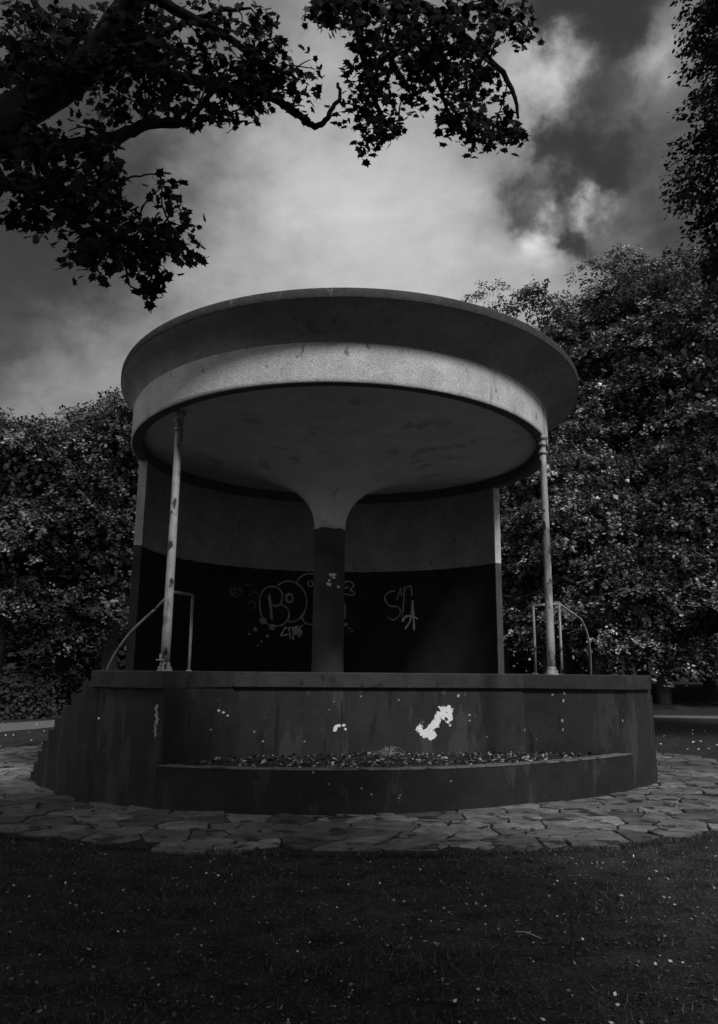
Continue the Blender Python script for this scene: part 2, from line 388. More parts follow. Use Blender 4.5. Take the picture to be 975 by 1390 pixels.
strokes('graffiti', [
 [(160, 180), (166, 140), (195, 112), (235, 115), (255, 145), (250, 182), (275, 200), (281, 235), (260, 265), (225, 273), (190, 262), (168, 230), (160, 180)],
 [(200, 140), (207, 180), (212, 250)], [(197, 150), (203, 190), (208, 248)], [(214, 188), (232, 190), (250, 181)],
 [(235, 105), (270, 88), (310, 95), (345, 130), (355, 180), (340, 225), (310, 252), (278, 256)],
 circ(283, 158, 15, 18), circ(285, 159, 13, 15),
 [(310, 95), (330, 70), (360, 57), (392, 60)], [(335, 235), (350, 262), (392, 268)], circ(370, 98, 11),
 [(498, 100), (530, 88), (550, 105), (535, 125), (553, 135), (545, 145), (508, 140)], [(508, 118), (530, 112)], [(510, 175), (515, 210), (510, 245)]],
 .03, m_graf, [(175, 252, 15), (212, 278, 14), (142, 287, 9), (118, 306, 4.5), (192, 314, 7.5), (168, 337, 5), (153, 353, 4.5), (516, 267, 8), (532, 283, 4.5), (543, 297, 3.5)],
 'sprayed bubble letters Bo with drips below')
strokes('graffiti', [[(268, 275), (258, 295), (246, 313), (278, 308)], [(262, 284), (300, 279), (322, 274)], [(282, 281), (287, 326)], [(298, 285), (299, 330)],
 circ(311, 295, 13), circ(311, 295, 5), [(340, 270), (325, 282), (334, 300), (320, 319)]], .022, m_graf2, label='small scrawled tag LTOS under the bubble letters')
strokes('graffiti', [[(720, 128), (692, 135), (678, 162), (700, 190), (735, 195), (741, 225), (715, 248), (690, 236)],
 [(760, 112), (756, 180), (750, 243)], [(728, 165), (736, 140), (745, 118), (747, 150)], [(764, 116), (786, 110), (789, 150)]], .026, m_graf, label='thin sprayed letters ST above a brighter A')
strokes('graffiti', [[(762, 285), (785, 245), (793, 168)], [(792, 168), (797, 230), (799, 292)], [(750, 255), (768, 233), (800, 236), (813, 245)]], .036, m_graf2, label='brighter sprayed letter A')
strokes('graffiti', [[(38, 112), (48, 150)], [(30, 125), (90, 118)], [(58, 105), (56, 150), (82, 145)], [(70, 110), (88, 140)], [(34, 150), (66, 135), (92, 128)], [(95, 102), (128, 106)],
 [(110, 185), (130, 170), (145, 188), (130, 205)], [(115, 147), (135, 131), (153, 145), (150, 165)]], .02, M('faint_spray', .15, .7, .3, 9, 0), label='faint scribbled tag left of the bubble letters')

# ---- ragged bare patches: small cells kept where a noise field is high
def patch(name, proj, blobs, m, parent, cell=.9, thr=.0, seed=0, nrm=None, label=None):
    """blobs: (cx,cy,rx,ry) in pixels on that wall; proj maps to the surface"""
    rnd = random.Random(seed); ph = [(rnd.uniform(.25, 1.0), rnd.uniform(0, 6.3), rnd.uniform(0, 6.3)) for _ in range(14)]
    def f(x, y):
        v = max(1-math.hypot((x-cx)/rx, (y-cy)/ry) for cx, cy, rx, ry in blobs)
        return v+.2*sum(math.sin(w*x+a*3+.6*math.sin(w*1.7*y))*math.sin(w*y+b*3+.6*math.sin(w*1.4*x)) for w, a, b in ph)/2.0+.10*math.sin(x*2.3+y*.7)*math.sin(y*2.6-x*.9)+.08*math.sin(x*4.1-y)*math.sin(y*3.7+x*1.3)
    x0 = min(b[0]-b[2]*1.3 for b in blobs); x1 = max(b[0]+b[2]*1.3 for b in blobs); y0 = min(b[1]-b[3]*1.3 for b in blobs); y1 = max(b[1]+b[3]*1.3 for b in blobs)
    mb = MB(); c = cell
    x = x0
    while x < x1:
        y = y0
        while y < y1:
            if f(x, y) > thr:
                q = [(x, y), (x+c, y), (x+c, y+c), (x, y+c)]
                q = [(a+.16*math.sin(a*7+b*5), b+.16*math.sin(a*4-b*9)) for a, b in q]
                mb.add([proj(a, b) for a, b in reversed(q)], [(0, 1, 2, 3)])
            y += c
        x += c
    o = mb.build(name, m, parent)
    if label: o['label'] = label
    return o
def inset(a, b, d=.003):
    n = Vector((b[1]-a[1], -(b[0]-a[0]))).normalized()
    if n.y > 0: n = -n
    return (a[0]+n.x*d, a[1]+n.y*d), (b[0]+n.x*d, b[1]+n.y*d)
pAB = inset(Aa, Bb); fAB = lambda x, y: at_plane(x, y, *pAB)
sw = [o for o in bpy.data.objects if o.name == 'stage_wall'][0]
patch('bare_patch', fAB, [(604, 963, 10, 6), (610, 972, 5.5, 11), (600, 969, 8, 8), (594, 975, 6, 9), (589, 984, 8, 7), (571, 990, 6, 8), (580, 995, 11, 7), (586, 999, 6, 6)], m_chip, sw, .5, .16, 3, label='large ragged white flaked patch')
for i_, b_ in enumerate([(622, 944, 3, 4), (637, 970, 2.5, 2.5), (637, 978, 2.5, 2), (453, 952, 3, 2.2), (447, 963, 2, 1.5), (413, 1006, 2, 2), (490, 945, 2, 2), (541, 950, 2, 2), (357, 1006, 3, 2), (345, 993, 2, 2), (661, 1000, 2, 2)]): patch('bare_patch', fAB, [(b_[0], b_[1], b_[2]*.68, b_[3]*.68)], m_chip2, sw, .6, .2, 5+i_*17)
patch('bare_patch', fAB, [(455, 989, 3, 5), (459, 985, 5, 2), (466, 984, 3, 2), (469, 990, 2, 2)], m_chip, sw, .7, .15, 8, label='small hooked white chip')
pCA = inset(Cc, Aa); fCA = lambda x, y: at_plane(x, y, *pCA)
for i_, b_ in enumerate([(297, 964, 4, 2.2), (303, 967, 3, 2), (309, 971, 3, 2.2), (286, 990, 2, 1.6)]): patch('bare_patch', fCA, [(b_[0], b_[1], b_[2]*.68, b_[3]*.68)], m_chip, sw, .6, .15, 4+i_*17)
def fOut(x, y, off=.003, lo=-1):                 # onto the curved outer wall
    d = ray(x, y); t = 9.0
    for _ in range(400):
        q = (d.x*t, d.y*t)
        if math.hypot(q[0]-BC[0], q[1]-BC[1]) <= baseR(ang(q))+off: break
        t += .01
    for _ in range(3):
        q = (d.x*t, d.y*t); t += (math.hypot(q[0]-BC[0], q[1]-BC[1])-(baseR(ang(q))+off))*1.0
    return Vector((d.x*t, d.y*t, EYE+d.z*t))
patch('bare_patch', fOut, [(212, 962, 2.2, 9), (212.5, 975, 2.6, 12), (210.5, 990, 2, 10)], m_chip2, sw, .7, .18, 6, label='long pale scrape at the corner')
patch('bare_patch', fOut, [(134, 975, 1.6, 1.6)], m_chip, sw, .6, .1, 9)
ck = [o for o in bpy.data.objects if o.name == 'planter_kerb'][0]
for i_, b_ in enumerate([(504, 1078, 2.4, 2), (541, 1083, 2.6, 2.4), (491, 1070, 2, 1.5), (425, 1048, 2.2, 1.6), (446, 1064, 1.6, 1.6), (612, 1060, 1.6, 1.6), (543, 1079, 1.6, 2)]): patch('bare_patch', fOut, [(b_[0], b_[1], b_[2]*.68, b_[3]*.68)], m_chip2, ck, .6, .15, 10+i_*17)
pBD = inset(Bb, Dd); fBD = lambda x, y: at_plane(x, y, *pBD)
for i_, b_ in enumerate([(766, 940, 2.2, 3), (765, 951, 2, 3), (750, 943, 2, 2), (763, 978, 2, 3), (764, 990, 1.6, 3), (710, 962, 2, 2.4), (712, 990, 1.6, 3), (845, 978, 1.6, 3), (728, 1003, 1.6, 2)]): patch('bare_patch', fBD, [(b_[0], b_[1], b_[2]*.68, b_[3]*.68)], m_chip2, sw, .6, .15, 12+i_*17)
def fPil(x, y):
    d = ray(x, y); r = PR+.003; qa = d.x**2+d.y**2; qb = -2*(PX*d.x+PY*d.y); qc = PX**2+PY**2-r*r
    t = (-qb-math.sqrt(max(qb*qb-4*qa*qc, 0)))/(2*qa); return Vector((d.x*t, d.y*t, EYE+d.z*t))
patch('bare_patch', fPil, [(450, 780, 6, 3), (454, 784, 4, 2), (446, 793, 4, 3.4), (460, 796, 2.4, 2.6), (447, 788, 2, 2)], m_chip, pil, .6, .2, 13)
cop = [o for o in bpy.data.objects if o.name == 'coping'][0]
# hairline cracks in the kerb
mb = MB()
def crack(pts):
    mb = MB()
    W = [fOut(x, y, .0025) for x, y in pts]; vs = []
    for p in W: vs += [p+Vector((0, 0, .004)), p-Vector((0, 0, .004))]
    mb.add(vs, [(2*i, 2*i+1, 2*i+3, 2*i+2) for i in range(len(W)-1)]); mb.build('crack', m_joint, ck)
def wig(pts):
    o = []
    for (a, b), (c, d) in zip(pts, pts[1:]):
        for k in range(4): t = k/4; o.append((a+(c-a)*t+random.uniform(-1, 1), b+(d-b)*t+random.uniform(-1, 1)))
    return o+[pts[-1]]
for pts in ([(165, 1082), (185, 1074), (198, 1063), (215, 1052)], [(585, 1065), (600, 1076), (625, 1080), (650, 1078), (668, 1074)], [(700, 1060), (712, 1070), (722, 1080)], [(650, 1046), (656, 1062), (654, 1076)], [(690, 1078), (740, 1070), (790, 1066)]): crack(wig(pts))

# ------------------------------------------------------------------ ground
def gh(x, y):
    t = min(max((y-35)/12, 0), 1); b = t*t*(3-2*t)*1.05
    return b
mb = MB(); xs = sorted(set([-400, -200, -120]+list(range(-80, 81, 4))+[120, 200, 400])); ys = sorted(set([-200, -80, -40]+list(range(-20, 101, 3))+[140, 200, 400]))
vs = [(x, y, gh(x, y)) for y in ys for x in xs]; nx = len(xs)
mb.add(vs, [(j*nx+i, j*nx+i+1, (j+1)*nx+i+1, (j+1)*nx+i) for j in range(len(ys)-1) for i in range(nx-1)])
m_ground, nt, b_, out_ = mat('grass_ground', .03, .95, .7, 3.5, 1, 22, spec=.1, grain=.6, stain=[(.08, .58, 30, (1, 1, 1)), (.16, .67, 55, (1, 1, 1))])
tag(mb.build('ground', m_ground, None, True), kind='structure')
pth = smoothpts([(-40, 2, 0), (-20, 12, 0), (-11.5, 18.5, 0), (-9.6, 24.5, 0), (-5.5, 30, 0), (2, 33.5, 0), (12, 33.6, 0), (22, 32, 0), (45, 26, 0)], 8)
mb = MB(); vs = []
for i, p in enumerate(pth):
    t = (pth[min(i+1, len(pth)-1)]-pth[max(i-1, 0)]).normalized(); s = Vector((-t.y, t.x, 0))*(1.25+.1*math.sin(i*1.7))
    vs += [(*(p+s).xy, .006), (*(p-s).xy, .006)]
mb.add(vs, [(2*i+1, 2*i+3, 2*i+2, 2*i) for i in range(len(pth)-1)])
tag(mb.build('path', m_path), kind='structure')
# crazy paving round the drum
mb = MB(); mb.prism([(BC[0]+7.27*math.cos(2*PI*k/72)*(1+.004*math.sin(k*5)), BC[1]+7.27*math.sin(2*PI*k/72)) for k in range(72)], -.05, .008)
base_o = tag(mb.build('paving_bed', m_joint), kind='structure')
rg = random.Random(5); seeds = []
for _ in range(14000):
    r = math.sqrt(rg.uniform(4.9**2, 7.55**2)); a = rg.uniform(-PI, PI); x, y = BC[0]+r*math.cos(a), BC[1]+r*math.sin(a)
    w = rg.uniform(0, 1)
    if all((x-s[0])**2+(y-s[1])**2 > (.26+.12*(w+s[2]))**2 for s in seeds): seeds.append((x, y, w))
V = []; Fc = []; tones = []
def clip(poly, n, d):                       # keep n.p <= d
    out = []
    for i in range(len(poly)):
        a, b = poly[i], poly[(i+1) % len(poly)]; da = n[0]*a[0]+n[1]*a[1]-d; db = n[0]*b[0]+n[1]*b[1]-d
        if da <= 0: out.append(a)
        if da*db < 0: t = da/(da-db); out.append((a[0]+(b[0]-a[0])*t, a[1]+(b[1]-a[1])*t))
    return out
for i, (x, y, w) in enumerate(seeds):
    r = math.hypot(x-BC[0], y-BC[1])
    if r > 7.2: continue
    poly = [(x-.6, y-.6), (x+.6, y-.6), (x+.6, y+.6), (x-.6, y+.6)]
    for j, (u, v, w2) in enumerate(seeds):
        if j == i or abs(u-x) > 1.3 or abs(v-y) > 1.3: continue
        dx, dy = u-x, v-y; L = math.hypot(dx, dy); n = (dx/L, dy/L)
        poly = clip(poly, n, n[0]*x+n[1]*y+L/2+(w-w2)*.10-rg.uniform(.003, .02))
        if len(poly) < 3: break
    if len(poly) < 3: continue
    # outer kerb edge roughly circular
    n = ((x-BC[0])/r, (y-BC[1])/r); poly = clip(poly, n, n[0]*BC[0]+n[1]*BC[1]+7.24+rg.choice([-.16, -.05, 0, .03, .06, .1]))
    if len(poly) < 3: continue
    # roughen outline
    q = []
    for k in range(len(poly)):
        a, b = poly[k], poly[(k+1) % len(poly)]; L = math.hypot(b[0]-a[0], b[1]-a[1])
        if L < .03: continue
        m_ = max(2, int(L/.09))
        for s in range(m_):
            t = s/m_ + (.04 if s == 0 else 0); jx = 0 if s == 0 else .009
            q.append((a[0]+(b[0]-a[0])*t+rg.uniform(-jx, jx), a[1]+(b[1]-a[1])*t+rg.uniform(-jx, jx)))
    if len(q) < 4: continue
    cx_ = sum(p[0] for p in q)/len(q); cy_ = sum(p[1] for p in q)/len(q)
    h = rg.uniform(.014, .03); tx, ty = rg.uniform(-.035, .035), rg.uniform(-.035, .035); n0 = len(V); k = len(q)
    for p in q: V.append((p[0], p[1], -.02))
    for p in q: V.append((p[0], p[1], h-.006+tx*(p[0]-cx_)+ty*(p[1]-cy_)))
    for p in q:
        ex, ey = cx_+(p[0]-cx_)*.965, cy_+(p[1]-cy_)*.965; V.append((ex, ey, h+tx*(ex-cx_)+ty*(ey-cy_)))
    for s in range(k): s2 = (s+1) % k; Fc.append((n0+s, n0+s2, n0+k+s2, n0+k+s)); Fc.append((n0+k+s, n0+k+s2, n0+2*k+s2, n0+2*k+s))
    Fc.append(tuple(n0+2*k+s for s in range(k))); tn = rg.choice([.55, .75, .9, 1, 1, 1.15, 1.4, 1.7])*rg.uniform(.9, 1.1); tones += [tn]*(2*k+1)
me = bpy.data.meshes.new('paving'); me.from_pydata(V, [], Fc)
a_ = me.attributes.new('tone', 'FLOAT', 'FACE'); a_.data.foreach_set('value', tones)
tag(link('paving', me, m_stone), kind='structure')

# ------------------------------------------------------------------ leaves, generic
def rot_frames(nrm, RNG):
    n = nrm/np.linalg.norm(nrm, axis=1, keepdims=True)
    r = RNG.normal(size=n.shape); u = np.cross(n, r); u /= np.linalg.norm(u, axis=1, keepdims=True); v = np.cross(n, u)
    return n, u, v
DIAM = np.array([(0, -.5), (.34, -.05), (.1, .5), (-.32, .08)])
def leaves(P, nrm, size, shape=DIAM, fold=.12):
    n, u, v = rot_frames(nrm, RNG); k = len(shape)
    out = np.zeros((len(P), k, 3))
    for i, (a, b) in enumerate(shape):
        out[:, i] = P+(u*a+v*b)*size[:, None]-n*(abs(a)*fold*size)[:, None]*2
    return out.reshape(-1, 3)
def tone(n, lo=.6, hi=1.5): return RNG.uniform(lo, hi, n)

def woodland_tree(name, label, x, y, z0, ztop, rx, ry, zlow, npads, per, leaf=.26, m=None, group='tall leafy trees behind the bandstand', trunk_r=.28, fill=7000, lean=0, cat='tree'):
    t = tag(empty(name, (x, y, z0)), label, cat, group)
    H = ztop-z0; cz = (ztop+zlow)/2-z0; rz = (ztop-zlow)/2
    mb = MB(); top = Vector((lean, 0, H*.75)); pts = [Vector((0, 0, -.3)), Vector((.1, .05, H*.2)), Vector((lean*.4-.1, 0, H*.45)), top]
    sp = smoothpts(pts, 5); mb.tube(sp, [trunk_r*(1.25-.95*i/len(sp)) for i in range(len(sp))], 9, wob=.06)
    mb.build('trunk', m_bark2, t, True)
    lm = MB(); PP = []; NN = []; TT = []; npads = int(npads*.8)
    for i in range(npads):
        # pads spread over the crown's shell, more at the sides than below
        u = RNG.uniform(-.93, 1); ph = RNG.uniform(0, 2*PI); s = math.sqrt(max(0, 1-u*u))
        shp = (1-.25*max(0, u)) if u > 0 else 1.0-.15*abs(u)
        k = RNG.uniform(.66, 1.05)
        c = np.array([rx*s*shp*math.cos(ph)*k, ry*s*shp*math.sin(ph)*k, cz+rz*u*min(1, k+.05)])
        o = np.array([math.cos(ph), math.sin(ph), 0]); tg = np.array([-o[1], o[0], 0])
        pr_ = RNG.uniform(.55, 1.4)*min(rx, 3.6)*.39
        n_ = int(per*2.5*(.26/leaf)**1.3*RNG.uniform(.7, 1.3)*(pr_/1.1)**1.3)
        ns = max(3, n_//9); a = RNG.uniform(0, 2*PI, ns); rr = np.sqrt(RNG.uniform(0, 1, ns))
        uu = rr*np.cos(a); vv = rr*np.sin(a)
        lump = .12*np.sin(uu*7+i)+.12*np.sin(vv*6+2*i)
        dz = -.42*pr_*(uu+.35)**2-.22*pr_*vv**2-np.abs(RNG.normal(0, .10, ns))*pr_+lump*pr_
        P = c+o*(uu*pr_)[:, None]+tg*(vv*pr_*1.15)[:, None]; P[:, 2] += dz
        N_ = np.array([0, 0, 1.])+o*(.25+.5*uu)[:, None]+tg*(.3*vv)[:, None]+RNG.normal(0, .38, P.shape)
        # each spray: leaves strung out along a drooping twig
        hd = o*(.6+.4*uu)[:, None]+tg*vv[:, None]*.7+RNG.normal(0, .25, P.shape); hd[:, 2] -= .45
        hd /= np.linalg.norm(hd, axis=1, keepdims=True); n_ = ns*9
        P = np.repeat(P, 9, 0)+np.repeat(hd, 9, 0)*(np.tile(np.linspace(-1, 1, 9), ns)*leaf*1.15)[:, None]+RNG.normal(0, leaf*.3, (n_, 3))
        N_ = np.repeat(N_, 9, 0)+RNG.normal(0, .22, (n_, 3))
        PP.append(P); NN.append(N_); TT.append(np.full(n_, RNG.choice([.4, .65, .9, 1.25, 1.7])))
        if i % 4 == 0:
            b0 = Vector((lean*.4, 0, max(H*.15, (c[2]-1.5)*.75))); lm.tube(smoothpts([b0, (Vector(c)+b0)/2+Vector((0, 0, .3)), Vector(c)], 3), [.09-.011*j for j in range(7)], 5)
    lm.build('limb', m_bark2, t, True)
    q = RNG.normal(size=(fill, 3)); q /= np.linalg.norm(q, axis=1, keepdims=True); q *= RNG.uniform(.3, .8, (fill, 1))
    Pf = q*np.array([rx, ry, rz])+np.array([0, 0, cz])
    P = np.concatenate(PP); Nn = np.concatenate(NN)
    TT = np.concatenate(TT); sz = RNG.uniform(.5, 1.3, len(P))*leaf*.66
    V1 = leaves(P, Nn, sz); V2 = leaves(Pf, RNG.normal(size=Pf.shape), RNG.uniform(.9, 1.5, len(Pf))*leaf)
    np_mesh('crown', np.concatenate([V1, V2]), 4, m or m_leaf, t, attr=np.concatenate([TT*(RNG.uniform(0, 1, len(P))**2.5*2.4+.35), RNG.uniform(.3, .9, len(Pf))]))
    return t
def wt(px, pt, d, rx, ry, zlow, npads, per, label, name='broadleaf_tree', **k):
    top = at(px, pt, y=d); z0 = gh(top.x, d); return woodland_tree(name, label, top.x, d, z0, top.z, rx, ry, zlow, npads, per, **k)
# left of the stage
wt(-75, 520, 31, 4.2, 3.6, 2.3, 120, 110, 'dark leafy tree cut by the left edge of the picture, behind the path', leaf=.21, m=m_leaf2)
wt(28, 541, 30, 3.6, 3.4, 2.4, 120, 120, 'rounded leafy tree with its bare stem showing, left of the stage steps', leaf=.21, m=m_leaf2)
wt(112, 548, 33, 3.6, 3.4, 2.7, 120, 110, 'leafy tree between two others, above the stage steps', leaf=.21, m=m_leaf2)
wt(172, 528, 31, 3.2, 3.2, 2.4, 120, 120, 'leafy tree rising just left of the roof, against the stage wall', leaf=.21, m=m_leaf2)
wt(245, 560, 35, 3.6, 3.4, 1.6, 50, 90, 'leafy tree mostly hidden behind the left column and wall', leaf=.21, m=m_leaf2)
# right of the stage
wt(668, 384, 50, 3.4, 3.4, 3.0, 110, 90, 'distant pointed tree peeping over the right of the roof', leaf=.3)
wt(745, 378, 47, 5.2, 5.0, 3.0, 190, 130, 'broad tree directly right of the roof edge', leaf=.3)
wt(835, 338, 45, 5.6, 5.0, 2.6, 230, 130, 'tallest rounded tree on the right, under the small bright clouds', leaf=.3)
wt(915, 338, 43, 5.4, 5.0, 2.4, 220, 130, 'tall tree near the right edge with low drooping boughs', leaf=.3)
wt(985, 338, 40, 5.0, 4.6, 2.4, 170, 130, 'tall dark tree cut by the right edge, behind the drooping one', leaf=.3)
wt(730, 560, 41, 3.6, 2.6, 2.6, 120, 120, 'lower bushy tree seen between stage wall and right column', leaf=.26)
wt(795, 600, 39.5, 3.8, 2.6, 2.5, 120, 120, 'lower bushy tree just right of the right column', leaf=.26)
wt(880, 640, 39, 3.4, 2.6, 2.2, 110, 120, 'lower bushy tree with sweeping branches over the far path', leaf=.26)
wt(965, 600, 38, 3.6, 2.6, 2.2, 100, 120, 'lower bushy tree at the right edge above the grass', leaf=.26)
wt(1118, -330, 19.5, 4.3, 3.6, 5.0, 300, 260, 'near tall tree hanging its dark leafy boughs down the right edge', leaf=.25, m=m_leafdark, group='tall leafy trees at the sides', trunk_r=.3)
# low shrubs under the left trees
for (px, d, r, h, lab) in ((12, 28.5, 1.5, 1.5, 'low dark shrub beside the pale path at the left edge'), (60, 31, 1.5, 1.9, 'low dark shrub between the tree stems left of the steps'), (125, 33, 1.6, 2.1, 'low dark shrub behind the lowest visible stage steps')):
    c = at(px, 960, y=d); s = tag(empty('shrub', (c.x, d, 0)), lab, 'shrub', 'shrubs under the left trees')
    q = RNG.normal(size=(2600, 3)); q /= np.linalg.norm(q, axis=1, keepdims=True); q[:, 2] = np.abs(q[:, 2]); q *= RNG.uniform(.6, 1.05, (2600, 1))*(1+.15*np.sin(q[:, :1]*6)*np.sin(q[:, 1:2]*5))
    V1 = leaves(q*np.array([r, r*.8, h]), q+np.array([0, 0, .6])+RNG.normal(0, .4, q.shape), RNG.uniform(.1, .2, len(q)))
    np_mesh('foliage', V1, 4, m_wood, s, attr=tone(len(q)))
    mb = MB()
    for k in range(5):
        a = k*1.3; mb.tube([(0, 0, -.05), (math.cos(a)*r*.3, math.sin(a)*r*.3, h*.45), (math.cos(a)*r*.6, math.sin(a)*r*.5, h*.8)], [.04, .03, .012], 5)
    mb.build('stem', m_bark, s)
# far wood closing the view: one mass
n = 70000
X = RNG.uniform(-45, 70, n); ztop_ = 9+2.5*np.sin(X*.35)+1.5*np.sin(X*.9+1); ztop_[X > 2] += 3
Z = RNG.uniform(0, 1, n)**1.25*ztop_+.6; Y = 60+RNG.uniform(-2.5, 2.5, n)+4*np.sin(X*.3)*.5+np.abs(X)*.05-Z*.15
V1 = leaves(np.stack([X, Y, Z], 1), np.array([0, -.6, .9])+RNG.normal(0, .5, (n, 3)), RNG.uniform(.4, .8, n))
tag(np_mesh('far_wood', V1, 4, m_wood, attr=tone(n, .5, 1.2)), 'dark mass of woodland closing the view behind all the trees', 'woodland', kind='stuff')

# ------------------------------------------------------------------ the overhanging tree
MAPLE = np.array([(0, -.44), (.13, -.33), (.43, -.36), (.3, -.14), (.56, .1), (.31, .15), (.24, .3), (.09, .36), (0, .62), (-.12, .36), (-.24, .3), (-.32, .13), (-.55, .12), (-.32, -.13), (-.4, -.38), (-.12, -.32)])
ot = tag(empty('overhanging_tree', (-7.2, 1.0, 0)), 'big near tree whose dark branches and lobed leaves hang into the top of the picture', 'tree')
O = Vector((-7.2, 1.0, 0))
def W(px, py, y): return at(px, py, y=y)-O
limbs = []      # (points, radii)
trunk = smoothpts([(0, 0, -.3), (.1, .1, 1.5), (.2, .3, 3.2), (.6, .9, 5.0), (.7, 1.0, 7.0), (.4, .6, 9.5), (.3, .2, 12)], 4)
main = smoothpts([Vector((.35, .6, 4.2)), (W(-150, 260, 4.4)), W(-40, 190, 4.9), W(25, 150, 5.1), W(75, 122, 5.25), W(115, 92, 5.3), W(150, 45, 5.3), W(190, -15, 5.3), W(250, -90, 5.3), W(340, -160, 5.4)], 4)
mb = MB(); mb.tube(trunk, [.42*(1-.028*i) for i in range(len(trunk))], 14, wob=.04); mb.build('trunk', m_bark, ot, True)
nm = len(main); mr = [.165-.085*i/nm for i in range(nm)]
limbs.append((main, mr))
B = [
 ([W(-40, 190, 4.9), W(40, 202, 5.0), (W(100, 198, 5.1)), W(150, 190, 5.2), W(185, 174, 5.25), W(212, 168, 5.3), W(245, 168, 5.3), W(262, 156, 5.3), W(285, 130, 5.35), W(310, 100, 5.4)], .065, .014),
 ([W(115, 92, 5.3), W(170, 84, 5.4), W(230, 100, 5.45), W(300, 118, 5.5), W(345, 122, 5.5), W(372, 133, 5.55), W(395, 148, 5.6), W(414, 162, 5.6), W(430, 172, 5.6), W(444, 160, 5.6), W(452, 146, 5.6), W(462, 130, 5.6), W(458, 112, 5.6)], .05, .011),
 ([W(190, -15, 5.3), W(250, 20, 5.3), W(300, 45, 5.4), W(350, 80, 5.4), W(400, 105, 5.4)], .05, .01),
 ([W(40, 202, 5.0), W(70, 240, 5.0), W(95, 270, 5.0), W(130, 305, 5.05), W(160, 325, 5.1), W(200, 330, 5.1), W(240, 325, 5.15)], .04, .009),
 ([W(-40, 190, 4.9), W(0, 240, 4.9), W(40, 265, 4.9), W(90, 290, 4.9), W(120, 340, 4.9)], .035, .008),
 ([W(115, 255, 5.1), W(150, 268, 5.1), W(163, 262, 5.1), W(165, 248, 5.1), W(185, 239, 5.1), W(205, 238, 5.1), W(226, 234, 5.1)], .012, .004),
 ([W(160, 325, 5.1), W(186, 318, 5.1), W(190, 295, 5.1), W(194, 277, 5.1)], .009, .003),
 ([W(160, 325, 5.1), W(170, 360, 5.1), W(178, 388, 5.1), W(200, 400, 5.1)], .010, .004),
 ([W(340, -160, 5.4), W(440, -80, 5.5), W(520, -20, 5.6), W(590, 20, 5.7), W(640, 60, 5.8), W(690, 110, 5.8), W(705, 160, 5.8)], .075, .01),
 ([W(440, -80, 5.5), W(470, -10, 5.5), W(490, 50, 5.5), W(500, 110, 5.6), W(520, 160, 5.6), W(540, 185, 5.6)], .045, .009),
 ([W(520, -20, 5.6), W(570, 60, 5.7), W(595, 110, 5.7), W(605, 145, 5.7), W(620, 175, 5.7)], .035, .008),
 ([W(590, 20, 5.7), W(650, 10, 5.8), W(700, 25, 5.9), W(722, 45, 5.9)], .03, .008),
 ([W(115, 92, 5.3), W(90, 60, 5.3), W(60, 30, 5.4), W(40, -10, 5.4)], .06, .02),
 ([W(150, 45, 5.3), W(190, 60, 5.4), W(230, 40, 5.5), W(280, 20, 5.5), W(340, 10, 5.5)], .04, .01),
 ([W(75, 122, 5.25), W(40, 90, 5.2), W(10, 60, 5.2), W(-20, 30, 5.2)], .05, .015)]
for pts, r0, r1 in B:
    p = smoothpts(pts, 5); p = [q+Vector((random.uniform(-1, 1), random.uniform(-1, 1), random.uniform(-1, 1)))*.008 for q in p]
    limbs.append((p, [r0+(r1-r0)*i/(len(p)-1) for i in range(len(p))]))
for p, r in limbs:
    mb = MB(); mb.tube(p, r, 9, wob=.07); mb.build('branch', m_bark, ot, True)
# clump centres grow from the nearest branch point
nodes = [(q, 0) for p, r in limbs for q in p]
NP = [q for q, _ in nodes]
areas = [  # polygon in pixels, depth, number of clumps
 ([(0, 0), (235, 0), (215, 40), (140, 110), (60, 150), (0, 130), (0, 60)], 5.3, 90),
 ([(20, 10), (120, 0), (130, 60), (100, 100), (10, 110), (5, 60)], 5.3, 40),
 ([(150, 60), (240, 0), (360, 0), (362, 40), (350, 90), (352, 130), (340, 155), (310, 168), (268, 150), (230, 155), (130, 165)], 5.4, 175),
 ([(330, 60), (352, 68), (375, 40), (380, 60), (420, 75), (432, 100), (438, 138), (405, 150), (385, 130), (340, 150)], 5.5, 34),
 ([(0, 170), (130, 170), (160, 200), (150, 240), (115, 258), (100, 280), (65, 305), (30, 318), (8, 300), (0, 270)], 5.0, 85),
 ([(80, 235), (150, 230), (172, 290), (160, 330), (140, 365), (100, 368), (82, 330)], 5.05, 48),
 ([(150, 310), (180, 318), (200, 285), (245, 288), (275, 322), (260, 350), (228, 362), (215, 385), (195, 382), (165, 350)], 5.1, 40),
 ([(218, 250), (240, 248), (250, 275), (235, 282)], 5.1, 5),
 ([(195, 385), (215, 385), (207, 402), (200, 398)], 5.1, 3),
 ([(420, 0), (560, 0), (560, 70), (500, 60), (455, 30), (428, 20)], 5.6, 52),
 ([(540, 0), (710, 0), (722, 50), (700, 62), (680, 45), (660, 75), (670, 110), (600, 110), (560, 80)], 5.7, 88),
 ([(480, 50), (580, 60), (575, 110), (560, 160), (530, 185), (505, 195), (480, 165), (460, 165), (468, 120), (462, 95)], 5.6, 56),
 ([(590, 90), (670, 100), (690, 130), (680, 150), (712, 165), (715, 188), (670, 185), (655, 195), (625, 160), (610, 190), (596, 180), (600, 140)], 5.7, 46),
 ([(475, 185), (520, 190), (512, 203), (490, 198)], 5.6, 5)]
def inside(p, poly):
    r = False
    for i in range(len(poly)):
        (x1, y1), (x2, y2) = poly[i], poly[i-1]
        if (y1 > p[1]) != (y2 > p[1]) and p[0] < (x2-x1)*(p[1]-y1)/(y2-y1)+x1: r = not r
    return r
tw = MB(); LP = []; LN = []
